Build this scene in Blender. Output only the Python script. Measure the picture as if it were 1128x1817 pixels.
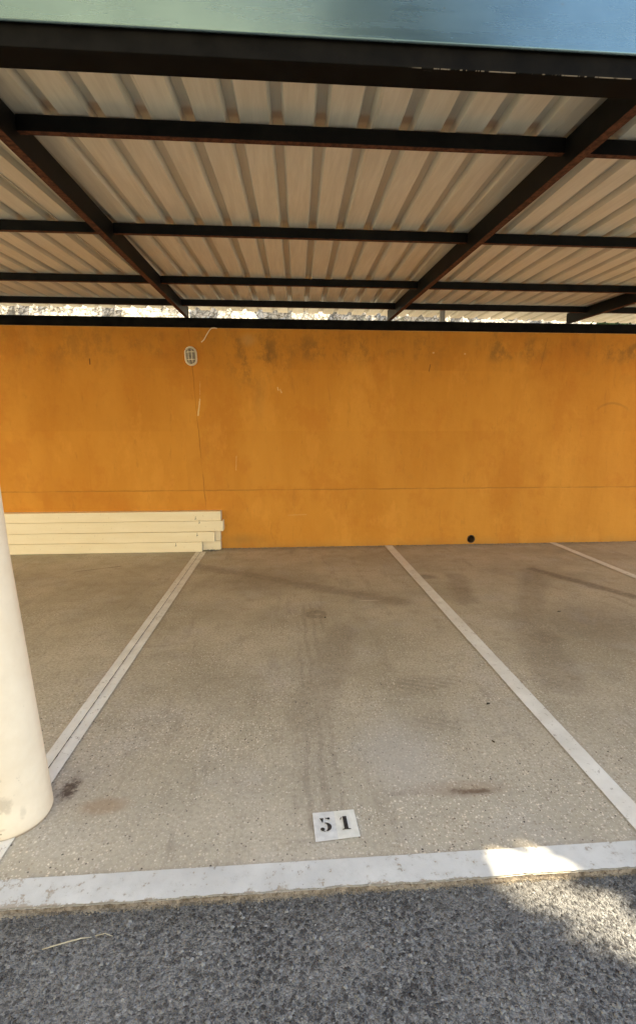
import bpy, bmesh, math, random
from mathutils import Vector, Matrix, noise
random.seed(7)
R = math.radians
sc = bpy.context.scene
for o in list(bpy.data.objects): bpy.data.objects.remove(o)
col = sc.collection

# ------------------------------------------------------------------ camera
cam = bpy.data.cameras.new('camera'); camo = bpy.data.objects.new('camera', cam); col.objects.link(camo)
F = Vector((0.07004952, 0.98436234, -0.16162871)); Rt = Vector((0.99747041, -0.07108036, -0.00059707)); U = Vector((0.01207636, 0.16117803, 0.98685146))
m = Matrix((Rt, U, -F)).transposed().to_4x4(); m.translation = Vector((0, 0, 1.53338))
camo.matrix_world = m
cam.sensor_fit = 'VERTICAL'; cam.sensor_height = 24.0; cam.lens = 862.84/1817*24.0
cam.clip_start = .02; cam.clip_end = 800
sc.camera = camo

# ------------------------------------------------------------------ light
SUN = Vector((0.66, 0.045, 0.75)).normalized()
elev = math.asin(SUN.z); az = math.atan2(SUN.x, SUN.y)
w = bpy.data.worlds.new('World'); sc.world = w; w.use_nodes = True
nt = w.node_tree; bg = nt.nodes['Background']
sky = nt.nodes.new('ShaderNodeTexSky'); sky.sky_type = 'NISHITA'; sky.sun_disc = False
sky.sun_elevation = elev; sky.sun_rotation = az; sky.air_density = 1.0; sky.dust_density = .7; sky.ozone_density = 2.0
wb = nt.nodes.new('ShaderNodeMix'); wb.data_type = 'RGBA'; wb.blend_type = 'MULTIPLY'; wb.inputs[0].default_value = 1; wb.inputs[7].default_value = (1.08, .95, .79, 1)   # slightly hazy, warmer sky
nt.links.new(sky.outputs[0], wb.inputs[6]); nt.links.new(wb.outputs[2], bg.inputs[0]); bg.inputs[1].default_value = 0.15
sl = bpy.data.lights.new('sun', 'SUN'); sl.energy = 5.0; sl.angle = R(0.5); sl.color = (1, .86, .60)
slo = bpy.data.objects.new('sun', sl); col.objects.link(slo)
slo.rotation_euler = (-SUN).to_track_quat('-Z', 'Y').to_euler(); slo.location = (6, -4, 12)
sc.view_settings.view_transform = 'Standard'; sc.view_settings.look = 'None'; sc.view_settings.gamma = 1
sc.view_settings.exposure = 2.3
sc.render.engine = 'CYCLES'
sc.cycles.max_bounces = 10; sc.cycles.diffuse_bounces = 6

# ------------------------------------------------------------------ material helpers
class NT:
    def __init__(s, name):
        s.m = bpy.data.materials.new(name); s.m.use_nodes = True; s.t = s.m.node_tree
        s.b = s.t.nodes['Principled BSDF']; s.g = s.t.nodes.new('ShaderNodeNewGeometry')
        s.pos = s.g.outputs['Position']; s.tc = s.t.nodes.new('ShaderNodeTexCoord'); s.obj = s.tc.outputs['Object']
    def n(s, k, **kw):
        x = s.t.nodes.new(k)
        for a, v in kw.items(): setattr(x, a, v)
        return x
    def set(s, sock, v):
        if isinstance(v, bpy.types.NodeSocket): s.t.links.new(v, sock)
        else:
            if sock.type == 'RGBA' and len(v) == 3: v = (*v, 1)
            sock.default_value = v
    def math(s, op, a, b=0, c=0, clamp=False):
        x = s.n('ShaderNodeMath', operation=op, use_clamp=clamp)
        s.set(x.inputs[0], a); s.set(x.inputs[1], b)
        if op in ('MULTIPLY_ADD', 'COMPARE', 'SMOOTH_MIN'): s.set(x.inputs[2], c)
        return x.outputs[0]
    def mul(s, a, b): return s.math('MULTIPLY', a, b)
    def add(s, a, b): return s.math('ADD', a, b)
    def mx(s, a, b): return s.math('MAXIMUM', a, b)
    def inv(s, a): return s.math('SUBTRACT', 1.0, a)
    def sep(s, v=None):
        x = s.n('ShaderNodeSeparateXYZ'); s.set(x.inputs[0], v if v is not None else s.pos); return x.outputs
    def scl(s, v, sc3, loc=(0,0,0), rz=0):
        x = s.n('ShaderNodeMapping'); s.set(x.inputs[0], v); x.inputs['Scale'].default_value = sc3; x.inputs['Location'].default_value = loc
        x.inputs['Rotation'].default_value = (0, 0, rz); return x.outputs[0]
    def noise(s, sc_, det=4, rough=.55, v=None, dist=0, fac=True):
        x = s.n('ShaderNodeTexNoise'); s.set(x.inputs['Vector'], v if v is not None else s.pos)
        x.inputs['Scale'].default_value = sc_; x.inputs['Detail'].default_value = det; x.inputs['Roughness'].default_value = rough; x.inputs['Distortion'].default_value = dist
        return x.outputs[0] if fac else x.outputs[1]
    def vor(s, sc_, v=None, feat='F1', out='Distance', rand=1):
        x = s.n('ShaderNodeTexVoronoi', feature=feat); s.set(x.inputs['Vector'], v if v is not None else s.pos)
        x.inputs['Scale'].default_value = sc_; x.inputs['Randomness'].default_value = rand; return x.outputs[out]
    def ramp(s, v, a, b, lo=0., hi=1., smooth=True):
        x = s.n('ShaderNodeMapRange', interpolation_type='SMOOTHSTEP' if smooth else 'LINEAR'); s.set(x.inputs[0], v)
        x.inputs[1].default_value = a; x.inputs[2].default_value = b; x.inputs[3].default_value = lo; x.inputs[4].default_value = hi
        return x.outputs[0]
    def mix(s, f, a, b, mode='MIX'):
        x = s.n('ShaderNodeMix', data_type='RGBA', blend_type=mode); s.set(x.inputs[0], f); s.set(x.inputs[6], a); s.set(x.inputs[7], b); return x.outputs[2]
    def bump(s, h, strength=.3, dist=.01, prev=None):
        x = s.n('ShaderNodeBump'); s.set(x.inputs['Height'], h); x.inputs['Strength'].default_value = strength; x.inputs['Distance'].default_value = dist
        if prev is not None: s.set(x.inputs['Normal'], prev)
        return x.outputs[0]
    def seg(s, ax, ay, p, q, wd, soft, wob=None):
        """soft mask round the segment p-q in the plane of the two coordinates ax, ay"""
        dx, dy = q[0]-p[0], q[1]-p[1]; L2 = dx*dx+dy*dy
        px = s.math('SUBTRACT', ax, p[0]); py = s.math('SUBTRACT', ay, p[1])
        t = s.math('DIVIDE', s.add(s.mul(px, dx), s.mul(py, dy)), L2, clamp=True)
        ex = s.math('SUBTRACT', px, s.mul(t, dx)); ey = s.math('SUBTRACT', py, s.mul(t, dy))
        d = s.math('SQRT', s.add(s.mul(ex, ex), s.mul(ey, ey)))
        if wob is not None: d = s.add(d, wob)
        return s.ramp(d, wd, wd+soft, 1, 0)
    def blob(s, ax, ay, c, rx, ry, wob=None, inner=.3):
        ex = s.math('DIVIDE', s.math('SUBTRACT', ax, c[0]), rx); ey = s.math('DIVIDE', s.math('SUBTRACT', ay, c[1]), ry)
        d = s.math('SQRT', s.add(s.mul(ex, ex), s.mul(ey, ey)))
        if wob is not None: d = s.add(d, wob)
        return s.ramp(d, inner, 1, 1, 0)
    def ring(s, ax, ay, c, r, wd, soft, wob=None):
        ex = s.math('SUBTRACT', ax, c[0]); ey = s.math('SUBTRACT', ay, c[1])
        d = s.math('ABSOLUTE', s.math('SUBTRACT', s.math('SQRT', s.add(s.mul(ex, ex), s.mul(ey, ey))), r))
        if wob is not None: d = s.add(d, wob)
        return s.ramp(d, wd, wd+soft, 1, 0)
    def out(s, colr, rough=.7, metal=0, normal=None, spec=.5):
        s.set(s.b.inputs['Base Color'], colr); s.set(s.b.inputs['Roughness'], rough); s.set(s.b.inputs['Metallic'], metal)
        s.b.inputs['Specular IOR Level'].default_value = spec
        if normal is not None: s.set(s.b.inputs['Normal'], normal)
        return s.m

def m_concrete():
    s = NT('exposed_concrete'); x, y, z = s.sep()
    n1 = s.noise(1.1, 5, .6); n2 = s.noise(7, 5, .65); n3 = s.noise(60, 3, .6); wob = s.math('MULTIPLY_ADD', s.noise(3, 4, .7), .5, -.25)
    c = s.mix(s.ramp(n1, .35, .65), (.375, .325, .235), (.495, .43, .325))
    c = s.mix(s.mul(s.ramp(n2, .5, .72), .38), c, (.31, .25, .175))
    c = s.mix(s.mul(s.ramp(s.noise(2.3, 4, .6, s.scl(s.pos, (1, 1, 1), (5, 3, 0))), .5, .7), .35), c, (.47, .43, .395))
    c = s.mix(s.mul(s.ramp(n3, .4, .7), .5), c, (.20, .165, .125))
    c = s.mix(s.mul(s.ramp(s.add(y, s.mul(n2, .8)), 3.3, 2.0, 0, 1), .35), c, (.47, .44, .38))
    # exposed aggregate: stones of several sizes, more where the surface is worn (towards the open edge)
    worn = s.add(s.ramp(y, 5.2, 2.0, .0, .55), s.ramp(s.noise(1.7, 4, .6, s.scl(s.pos, (1,1,1), (9,2,0))), .42, .68, 0, .65))
    def stones(scale, rad, thr, colr, c, k=1):
        v = s.scl(s.pos, (1, 1, 1), (scale, 0, 0)); d = s.vor(scale, v); r = s.sep(s.vor(scale, v, out='Color'))
        sel = s.ramp(r[0], thr, thr+.01, 0, 1); shape = s.ramp(s.add(d, s.mul(s.math('SUBTRACT', n3, .5), .3)), rad*.7, rad, 1, 0)
        msk = s.mul(s.mul(sel, shape), s.math('MULTIPLY', worn, k, clamp=True))
        return s.mix(msk, c, colr), msk
    tint = s.sep(s.vor(80, out='Color'))
    c, m1 = stones(75, .36, .60, s.mix(tint[1], (.70, .60, .46), (.60, .55, .48)), c, 1.0)
    c, m2 = stones(130, .36, .55, (.60, .54, .45), c, 1.)
    c, m3 = stones(42, .22, .80, (.74, .68, .57), c, 1.0)
    c, m6 = stones(60, .34, .66, (.27, .215, .16), c, .7)
    c, m4 = stones(58, .24, .82, (.11, .09, .075), c, 1.4)
    c, m5 = stones(34, .16, .86, (.05, .042, .036), c, 1.2)
    # tyre marks and old scuffs; also a darker tone along the wall
    tw = s.mul(s.math('SUBTRACT', s.noise(9, 4, .7), .5), .10)
    dk = s.mul(s.seg(x, y, (-1.0, 5.55), (1.05, 4.2), .03, .13, s.mul(tw, 2)), .45)
    dk = s.mx(dk, s.mul(s.seg(x, y, (2.80, 5.15), (3.35, 4.05), .03, .08, tw), .7))
    dk = s.mx(dk, s.mul(s.seg(x, y, (3.35, 4.05), (3.9, 3.2), .05, .12, tw), .5))
    dk = s.mx(dk, s.mul(s.seg(x, y, (2.78, 5.1), (2.05, 3.75), .05, .14, s.mul(tw, 1.5)), .36))
    dk = s.mx(dk, s.mul(s.seg(x, y, (2.05, 3.75), (1.68, 2.7), .08, .16, s.mul(tw, 1.5)), .34))
    dk = s.mx(dk, s.mul(s.seg(x, y, (1.85, 4.95), (1.65, 4.2), .04, .12, tw), .4))
    dk = s.mx(dk, s.mul(s.seg(x, y, (.45, 3.6), (.12, 2.4), .06, .14, s.mul(tw, 1.5)), .30))
    dk = s.mx(dk, s.mul(s.blob(x, y, (1.52, 4.95), .16, .12, wob), .6))
    dk = s.mx(dk, s.mul(s.blob(x, y, (1.95, 3.35), .22, .2, wob), .5))
    dk = s.mx(dk, s.mul(s.ramp(s.noise(1.6, 5, .7, s.scl(s.pos, (1, 1.6, 1), (4, 4, 0))), .56, .70), .15))
    dk = s.mx(dk, s.mul(s.ramp(s.noise(4, 5, .75, s.scl(s.pos, (1.4, .22, 1), (4, 4, 0), R(24))), .54, .70), .30))
    dk = s.mx(dk, s.mul(s.ramp(s.noise(5, 5, .75, s.scl(s.pos, (.25, 1.3, 1), (1, 2, 0), R(12))), .56, .72), .26))
    tread = s.ramp(s.math('SINE', s.mul(s.add(x, s.mul(s.noise(4), .1)), 95)), -.2, .9, .35, 1)
    dk = s.mx(dk, s.mul(s.mul(s.seg(x, y, (.13, 1.75), (.22, 4.1), .07, .08, s.mul(tw, 2)), tread), .34))
    dk = s.mx(dk, s.mul(s.ring(x, y, (.27, 3.95), .06, .022, .03, tw), .55))
    tr2 = s.ramp(s.add(s.math('SINE', s.mul(s.add(s.add(y, s.mul(x, .5)), s.mul(s.noise(6, 3), .08)), 110)), s.mul(s.math('SUBTRACT', s.noise(20, 4, .7), .5), 4)), -.8, 1., .3, 1)
    dk = s.mx(dk, s.mul(s.mul(s.blob(x, y, (.84, 2.75), .38, .13, wob), tr2), .4))
    dk = s.mx(dk, s.mul(s.mul(s.blob(x, y, (.80, 2.33), .25, .10, wob), tr2), .35))
    dk = s.mx(dk, s.mul(s.blob(x, y, (.80, 1.83), .15, .03, s.mul(s.math('SUBTRACT', s.noise(30, 4, .75), .5), 2.0), .1), 1.25))
    dk = s.mx(dk, s.mul(s.blob(x, y, (.50, 1.84), .12, .025, wob), .35))
    dk = s.mx(dk, s.mul(s.blob(x, y, (-.945, 1.97), .05, .10, s.mul(s.math('SUBTRACT', s.noise(40, 4, .75), .5), 2.2), .2), 1.25))
    dk = s.mx(dk, s.mul(s.blob(x, y, (-.3, 4.9), .9, .5, wob, .1), .3))
    dk = s.mx(dk, s.mul(s.blob(x, y, (2.6, 3.6), .9, .8, wob, .1), .38))
    dk = s.mx(dk, s.mul(s.ramp(s.add(y, s.mul(n2, .2)), 6.28, 6.5, 0, 1), .45))  # floor darker towards the wall
    dk = s.mul(dk, s.ramp(s.noise(28, 4, .7), .25, .6, .45, 1))
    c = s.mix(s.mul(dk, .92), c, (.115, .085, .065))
    # rust-brown oil stains, pale scrapes and a hairline crack
    c = s.mix(s.mul(s.blob(x, y, (-.76, 1.86), .14, .07, wob), .45), c, (.30, .185, .095))
    c = s.mix(s.mul(s.blob(x, y, (.74, 1.85), .30, .07, wob), .35), c, (.27, .18, .11))
    c = s.mix(s.mul(s.blob(x, y, (.55, 2.1), .33, .45, wob, .1), .35), c, (.47, .45, .44))
    c = s.mix(s.mul(s.blob(x, y, (.78, 4.26), .14, .014, s.mul(wob, .5)), .8), c, (.60, .52, .40))
    c = s.mix(s.mul(s.seg(x, y, (-2.33, 5.42), (-1.9, 5.62), .002, .012, s.mul(s.math('SUBTRACT', s.noise(14), .5), .03)), .8), c, (.07, .055, .04))
    h = s.add(s.add(s.mul(n3, .35), s.mul(s.noise(220, 2, .6), .3)), s.add(s.mul(m1, .25), s.mul(m3, .25)))
    nb = s.bump(h, .35, .004)
    nb = s.bump(s.noise(3, 3), .2, .01, nb)
    # slab edge, where soil sticks
    return s.out(c, s.ramp(n2, .3, .7, .55, .8), 0, nb, .35)

def m_paint_floor():
    s = NT('worn_white_line_paint'); x, y, z = s.sep()
    n = s.noise(26, 5, .7); n2 = s.noise(5, 4, .6); fine = s.noise(140, 3, .6)
    c = s.mix(s.ramp(n2, .3, .7), (.66, .63, .57), (.79, .765, .71))
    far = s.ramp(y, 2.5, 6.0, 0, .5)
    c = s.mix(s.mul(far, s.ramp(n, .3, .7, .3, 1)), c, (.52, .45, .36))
    c = s.mix(s.mul(s.ramp(s.vor(90), .10, .2, 1, 0), .6), c, (.72, .70, .66))
    chip = s.ramp(s.add(s.mul(n, .75), s.mul(fine, .3)), .61, .67)
    chip = s.mx(chip, s.ramp(s.vor(33, rand=1), .05, .10, 1, 0))
    c = s.mix(s.mul(chip, .8), c, (.27, .22, .175))
    return s.out(c, .6, 0, s.bump(s.add(s.mul(fine, .5), s.inv(chip)), .35, .003), .35)

def m_edge_paint():
    s = NT('thick_white_edge_paint'); x, y, z = s.sep()
    n = s.noise(22, 5, .7); n2 = s.noise(3, 4, .6); fine = s.noise(150, 3, .6)
    c = s.mix(s.ramp(n2, .3, .7), (.50, .50, .49), (.63, .63, .615))
    c = s.mix(s.mul(s.ramp(n, .45, .7), .4), c, (.44, .435, .42))
    edge = s.ramp(y, 1.435, 1.418, 0, .12)
    left = s.ramp(x, -.7, -1.0, 0, .07)
    chip = s.ramp(s.add(s.add(s.mul(n, .75), s.mul(fine, .3)), s.add(edge, left)), .60, .67)
    c = s.mix(s.mul(chip, .85), c, (.33, .28, .22))
    c = s.mix(s.mul(s.ramp(s.vor(30), .05, .11, 1, 0), .6), c, (.3, .28, .25))
    return s.out(c, .55, 0, s.bump(s.add(s.mul(fine, .5), s.inv(chip)), .4, .003), .35)

def m_soil_edge():
    s = NT('soil_stained_slab_edge'); n = s.noise(40, 5, .7)
    c = s.mix(s.ramp(n, .3, .65), (.11, .085, .06), (.33, .275, .215))
    c = s.mix(s.ramp(s.noise(120, 3), .55, .7), c, (.09, .06, .045))
    return s.out(c, .9, 0, s.bump(s.noise(90, 5, .7), .9, .012), .2)

def m_asphalt():
    s = NT('coarse_asphalt'); x, y, z = s.sep()
    wp = s.n('ShaderNodeVectorMath', operation='MULTIPLY_ADD'); s.set(wp.inputs[0], s.noise(70, 3, .6, fac=False)); wp.inputs[1].default_value = (.012, .012, 0); s.set(wp.inputs[2], s.pos); P = wp.outputs[0]
    v = s.vor(75, P); cc = s.sep(s.vor(75, P, out='Color')); v2 = s.vor(150, P); c2 = s.sep(s.vor(150, P, out='Color')); c3 = s.sep(s.vor(320, P, out='Color'))
    n = s.noise(2.2, 5, .6); f = s.noise(300, 3, .7); n5 = s.noise(45, 4, .7)
    c = s.mix(c2[0], (.075, .075, .079), (.25, .25, .252))
    c = s.mix(s.mul(s.ramp(cc[1], .66, .69), s.ramp(v, .62, .45)), c, s.mix(cc[0], (.11, .11, .115), (.40, .40, .40)))
    c = s.mix(s.mul(s.ramp(cc[2], .70, .74), s.ramp(v, .60, .4)), c, (.03, .03, .034))
    c = s.mix(s.mul(c3[0], .45), c, s.mix(c3[1], (.05, .05, .053), (.32, .32, .32)))
    c = s.mix(s.mul(s.ramp(n5, .50, .62), .8), c, (.035, .035, .04))
    c = s.mix(s.mul(s.ramp(n, .35, .7), .3), c, (.26, .255, .25))
    c = s.mix(s.mul(s.ramp(s.add(y, s.mul(s.noise(14, 4), .10)), 1.32, 1.475, 0, 1), .4), c, (.085, .075, .065))
    h = s.add(s.add(s.mul(s.ramp(v, .1, .6, 1, 0), s.ramp(cc[1], .4, .75, .3, 1)), s.mul(n5, .7)), s.add(s.mul(s.ramp(v2, .1, .6, 1, 0), .6), s.mul(f, .5)))
    return s.out(c, .8, 0, s.bump(h, 1.0, .008), .3)

def m_plaster():
    s = NT('orange_painted_render'); x, y, z = s.sep()
    v = s.scl(s.pos, (1, 1, .35)); n = s.noise(1.6, 5, .6, v); n2 = s.noise(6, 5, .65, v); f = s.noise(70, 3, .6)
    c = s.mix(s.ramp(n, .3, .7), (.54, .212, .026), (.635, .272, .040))
    # roller patches, slightly off in colour
    br = s.n('ShaderNodeTexBrick'); s.set(br.inputs['Vector'], s.scl(s.pos, (.62, 1, .9), (0.37, 0, .2)))
    v3 = s.n('ShaderNodeCombineXYZ'); s.set(v3.inputs[0], s.add(s.mul(x, .9), s.mul(s.noise(4), .05))); s.set(v3.inputs[1], s.mul(z, .8)); s.t.links.new(v3.outputs[0], br.inputs['Vector'])
    br.inputs['Color1'].default_value = (.35, .35, .35, 1); br.inputs['Color2'].default_value = (.75, .75, .75, 1); br.inputs['Mortar'].default_value = (.5, .5, .5, 1); br.inputs['Scale'].default_value = 1.0
    br.inputs['Brick Width'].default_value = 1.1; br.inputs['Row Height'].default_value = .62; br.inputs['Mortar Size'].default_value = .003
    c = s.mix(s.mul(s.ramp(s.sep(br.outputs[0])[0], .35, .75), .2), c, (.76, .34, .05))
    c = s.mix(s.mul(s.ramp(n2, .5, .75), .22), c, (.50, .18, .03))
    # the foot of the wall, darker and dusty; the band under the seam, repainted
    c = s.mix(s.ramp(z, .78, .775, 0, .14), c, (.70, .31, .045))
    c = s.mix(s.mul(s.ramp(s.add(z, s.mul(n2, .12)), .19, .06, 0, 1), .35), c, (.42, .22, .06))
    # damp grime under the beam: runs and blotches
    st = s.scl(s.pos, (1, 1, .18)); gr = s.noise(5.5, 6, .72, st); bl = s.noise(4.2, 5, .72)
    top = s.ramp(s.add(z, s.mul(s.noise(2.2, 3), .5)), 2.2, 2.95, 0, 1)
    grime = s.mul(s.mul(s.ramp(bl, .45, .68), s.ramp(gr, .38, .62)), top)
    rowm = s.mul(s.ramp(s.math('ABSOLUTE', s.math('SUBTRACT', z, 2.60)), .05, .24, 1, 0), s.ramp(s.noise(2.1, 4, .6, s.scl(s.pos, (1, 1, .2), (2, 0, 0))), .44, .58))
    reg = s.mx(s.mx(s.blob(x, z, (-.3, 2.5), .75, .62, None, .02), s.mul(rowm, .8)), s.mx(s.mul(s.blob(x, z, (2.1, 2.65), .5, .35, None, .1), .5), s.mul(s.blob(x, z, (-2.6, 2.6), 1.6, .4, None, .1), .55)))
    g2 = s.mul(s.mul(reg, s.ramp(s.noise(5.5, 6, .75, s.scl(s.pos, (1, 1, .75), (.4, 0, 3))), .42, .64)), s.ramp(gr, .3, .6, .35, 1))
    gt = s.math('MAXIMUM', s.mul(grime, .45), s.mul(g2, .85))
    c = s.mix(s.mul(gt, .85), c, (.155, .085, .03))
    c = s.mix(s.mul(s.blob(x, z, (-.30, 1.95), .16, .5, s.mul(n2, .3), .1), .25), c, (.25, .14, .045))
    c = s.mix(s.mul(s.blob(x, z, (-.55, .12), .7, .16, s.mul(n2, .5), .1), .5), c, (.30, .17, .05))
    c = s.mix(s.mul(s.ramp(s.noise(1.25, 5, .7, s.scl(s.pos, (1, 1, .8), (7, 0, 4))), .50, .60), .30), c, (.50, .165, .020))
    c = s.mix(s.mul(s.ramp(s.noise(2.1, 5, .7, s.scl(s.pos, (1, 1, .5), (1, 0, 8))), .55, .66), .30), c, (.76, .34, .06))
    c = s.mix(s.mul(s.ramp(s.noise(11, 5, .75, s.scl(s.pos, (1, 1, .25), (5, 0, 2))), .58, .70), .35), c, (.42, .17, .03))
    # greyish skim patches near the top
    c = s.mix(s.mul(s.blob(x, z, (-.42, 2.68), .18, .14, s.mul(n2, .4), .3), .3), c, (.56, .36, .15))
    # seam and cracks
    wz = s.mul(s.math('SUBTRACT', s.noise(3, 5, .7), .5), .03)
    sz = s.math('ABSOLUTE', s.math('SUBTRACT', s.add(z, wz), .783))
    seamk = s.ramp(s.noise(2.4, 4, .7), .35, .6, .25, .9)
    c = s.mix(s.mul(s.ramp(sz, .002, .014, .75, 0), seamk), c, (.36, .15, .025))
    wx = s.mul(s.math('SUBTRACT', s.noise(5, 5, .7), .5), .03)
    c = s.mix(s.mul(s.seg(s.add(x, wx), z, (-1.15, 2.80), (-1.02, .55), .001, .008), s.ramp(s.noise(3, 4), .35, .6, .1, .75)), c, (.30, .12, .02))
    c = s.mix(s.mul(s.seg(s.add(x, wx), z, (3.47, 2.75), (3.40, 2.35), .0, .008), .4), c, (.25, .10, .02))
    c = s.mix(s.mul(s.ring(s.add(x, s.mul(wx, 3)), z, (4.45, 1.6), .32, .004, .02), s.mul(s.ramp(z, 1.75, 1.95), .4)), c, (.30, .13, .03))
    c = s.mix(s.mul(s.seg(x, z, (1.92, 2.40), (1.905, 2.32), .001, .008), .8), c, (.12, .06, .02))
    c = s.mix(s.mul(s.seg(x, z, (-2.37, 2.43), (-2.37, 2.37), .003, .008), .9), c, (.12, .06, .02))
    # pale scrapes
    wob = s.mul(s.math('SUBTRACT', s.noise(30, 3, .7), .5), .02)
    for p, q, wd, k in [((-1.035, 2.17), (-1.045, 1.95), .0, .35), ((-1.045, 1.95), (-1.075, 1.75), .005, .95), ((-.605, 1.23), (-.615, 1.05), .0, .6),
                        ((-.03, 2.08), (-.01, 2.04), .005, .6), ((-.06, 2.10), (-.05, 2.07), .005, .8), ((2.37, 2.54), (2.38, 2.54), .004, .8), ((1.95, 2.55), (1.96, 2.55), .006, .7),
                        ((.06, .44), (.30, .445), .004, .2), ((1.9, 2.83), (2.5, 2.83), .012, .5), ((-4, 2.822), (7, 2.822), .006, .35)]:
        c = s.mix(s.mul(s.seg(x, z, p, q, wd, .006, wob), k*.8), c, (.78, .58, .30))
    h = s.add(s.mul(n2, .6), s.mul(f, .25)); nb = s.bump(h, .5, .014); nb = s.bump(s.noise(2.6, 4, .6, s.scl(s.pos, (1, 1, 1.6))), .35, .04, nb)
    nb = s.bump(s.ramp(sz, .0, .02, 0, 1), .3, .006, nb)
    return s.out(c, .85, 0, nb, .2)

def m_sheet():
    s = NT('zinc_roof_sheet'); x, y, z = s.sep()
    st = s.scl(s.pos, (1, .06, 1)); n = s.noise(34, 4, .65, st); n1 = s.noise(1.3, 4, .6, s.scl(s.pos, (1, .3, 1))); sp = s.noise(12, 4, .6)
    c = s.mix(s.ramp(n, .3, .7), (.62, .62, .55), (.74, .735, .66))
    c = s.mix(s.mul(s.ramp(n1, .4, .7), .3), c, (.58, .57, .52))
    c = s.mix(s.mul(s.ramp(sp, .55, .75), .25), c, (.66, .64, .60))
    # rust stains in the ribs just ahead of the first purlin
    u = s.math('SUBTRACT', s.math('SUBTRACT', x, s.mul(s.math('SUBTRACT', y, 2.45), .03)), -.01)
    fr = s.math('ABSOLUTE', s.math('SUBTRACT', s.math('FRACT', s.add(s.math('DIVIDE', u, .2), .5)), .5))
    rib = s.ramp(fr, .10, .17, 1, 0)
    for py, k in ((2.50, .6), (3.77, .3), (5.12, .2)):
        c = s.mix(s.mul(s.mul(rib, s.ramp(s.math('ABSOLUTE', s.math('SUBTRACT', s.add(y, s.mul(sp, .03)), py)),     .012, .045, 1, 0)), k), c, (.26, .125, .06))
    c = s.mix(s.mul(rib, .5), c, (.33, .34, .32))  # ribs painted darker: shade of the recesses put into the colour
    return s.out(c, s.ramp(n, .2, .8, .42, .55), .35, s.bump(n, .12, .002), .5)

def m_black_steel():
    s = NT('black_enamel_steel'); n = s.noise(9, 5, .65); sc_ = s.noise(60, 4, .7, s.scl(s.pos, (.15, 1, 1))); x, y, z = s.sep()
    c = s.mix(s.ramp(n, .3, .7), (.004, .0037, .0035), (.010, .009, .008))
    c = s.mix(s.ramp(sc_, .70, .76, 0, .5), c, (.10, .085, .07))
    ar = s.mul(s.mul(s.ramp(z, 2.7358, 2.7345), s.ramp(y, 1.816, 1.8138)), s.mul(s.ramp(x, .42, .5), s.ramp(s.noise(26, 4, .75, s.scl(s.pos, (1, .2, .2))), .47, .52)))
    c = s.mix(ar, c, (.20, .17, .14))     # enamel chipped off along the lower arris
    return s.out(c, s.ramp(n, .3, .7, .55, .7), 0, s.bump(n, .1, .003), .04)

def m_rusty_black():
    # lower faces, where the enamel has gone and the rust shows
    s = NT('rusted_black_steel'); n = s.noise(7, 5, .7); nz = s.sep(s.g.outputs['True Normal'])[2]
    n2 = s.noise(40, 4, .7)
    blk = s.mix(s.ramp(n, .3, .7), (.004, .0045, .0045), (.010, .009, .008))
    rust = s.mix(s.ramp(n2, .35, .65), (.05, .022, .013), (.13, .052, .028))
    down = s.ramp(nz, -.85, -.95, 0, 1)
    k = s.mul(down, s.ramp(n, .28, .42, .25, 1))
    return s.out(s.mix(k, blk, rust), s.ramp(k, 0, 1, .5, .85), 0, s.bump(n2, .15, .002), .10)

def m_fascia():
    s = NT('galvanised_fascia'); n = s.noise(3, 4, .6); st = s.noise(30, 4, .6, s.scl(s.pos, (.08, 1, 1)))
    c = s.mix(s.ramp(n, .3, .7), (.125, .185, .205), (.155, .225, .245))
    x, y, z = s.sep()
    c = s.mix(s.mul(s.ramp(s.vor(9, s.scl(s.pos, (1, 1, 1.6))), .03, .06, 1, 0), .8), c, (.15, .15, .13))
    c = s.mix(s.mul(s.ramp(s.vor(21, s.scl(s.pos, (1, 1, 1), (3, 1, 2))), .02, .05, 1, 0), .6), c, (.25, .25, .2))
    nb = s.bump(n, .02, .02)
    nb = s.bump(s.ramp(s.vor(5.5, s.scl(s.pos, (1, 1, 1), (.3, .1, .2))), 0, .06, 0, 1), .35, .01, nb)
    return s.out(c, s.ramp(st, .3, .7, .24, .30), .85, nb, .5)

def m_pillar():
    s = NT('cream_painted_concrete'); x, y, z = s.sep(s.obj)
    n = s.noise(5, 5, .6, s.obj); f = s.noise(60, 3, .6, s.obj)
    c = s.mix(s.ramp(n, .3, .7), (.72, .60, .45), (.80, .69, .54))
    chips = s.ramp(s.add(s.mul(s.noise(9, 5, .75, s.scl(s.obj, (1, 1, 1), (2.3, 1, 4))), .9), s.ramp(z, .6, .0, 0, .04)), .61, .65)
    c = s.mix(s.mul(chips, .55), c, (.46, .38, .29))
    c = s.mix(s.mul(s.ramp(s.vor(11, s.obj), .03, .06, 1, 0), .8), c, (.25, .19, .14))
    wb_ = s.mul(s.math('SUBTRACT', s.noise(30, 4, .7, s.obj), .5), 1.6); fy = s.ramp(y, 0, -.02, 0, 1)
    for p_, a_, b_, k_ in (((.045, .15), .035, .04, .9), ((.06, .12), .014, .02, .7), ((.10, .09), .012, .03, .5), ((.0, .33), .03, .02, .6), ((.03, .05), .03, .008, .6)):
        c = s.mix(s.mul(s.mul(s.blob(x, z, p_, a_, b_, wb_), fy), k_), c, (.55, .46, .35))
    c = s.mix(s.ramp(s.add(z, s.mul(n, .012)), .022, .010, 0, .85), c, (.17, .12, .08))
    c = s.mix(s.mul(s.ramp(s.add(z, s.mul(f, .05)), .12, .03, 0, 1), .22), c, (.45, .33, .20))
    return s.out(c, .6, 0, s.bump(s.add(s.mul(f, .5), s.inv(chips)), .3, .003), .35)

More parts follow.
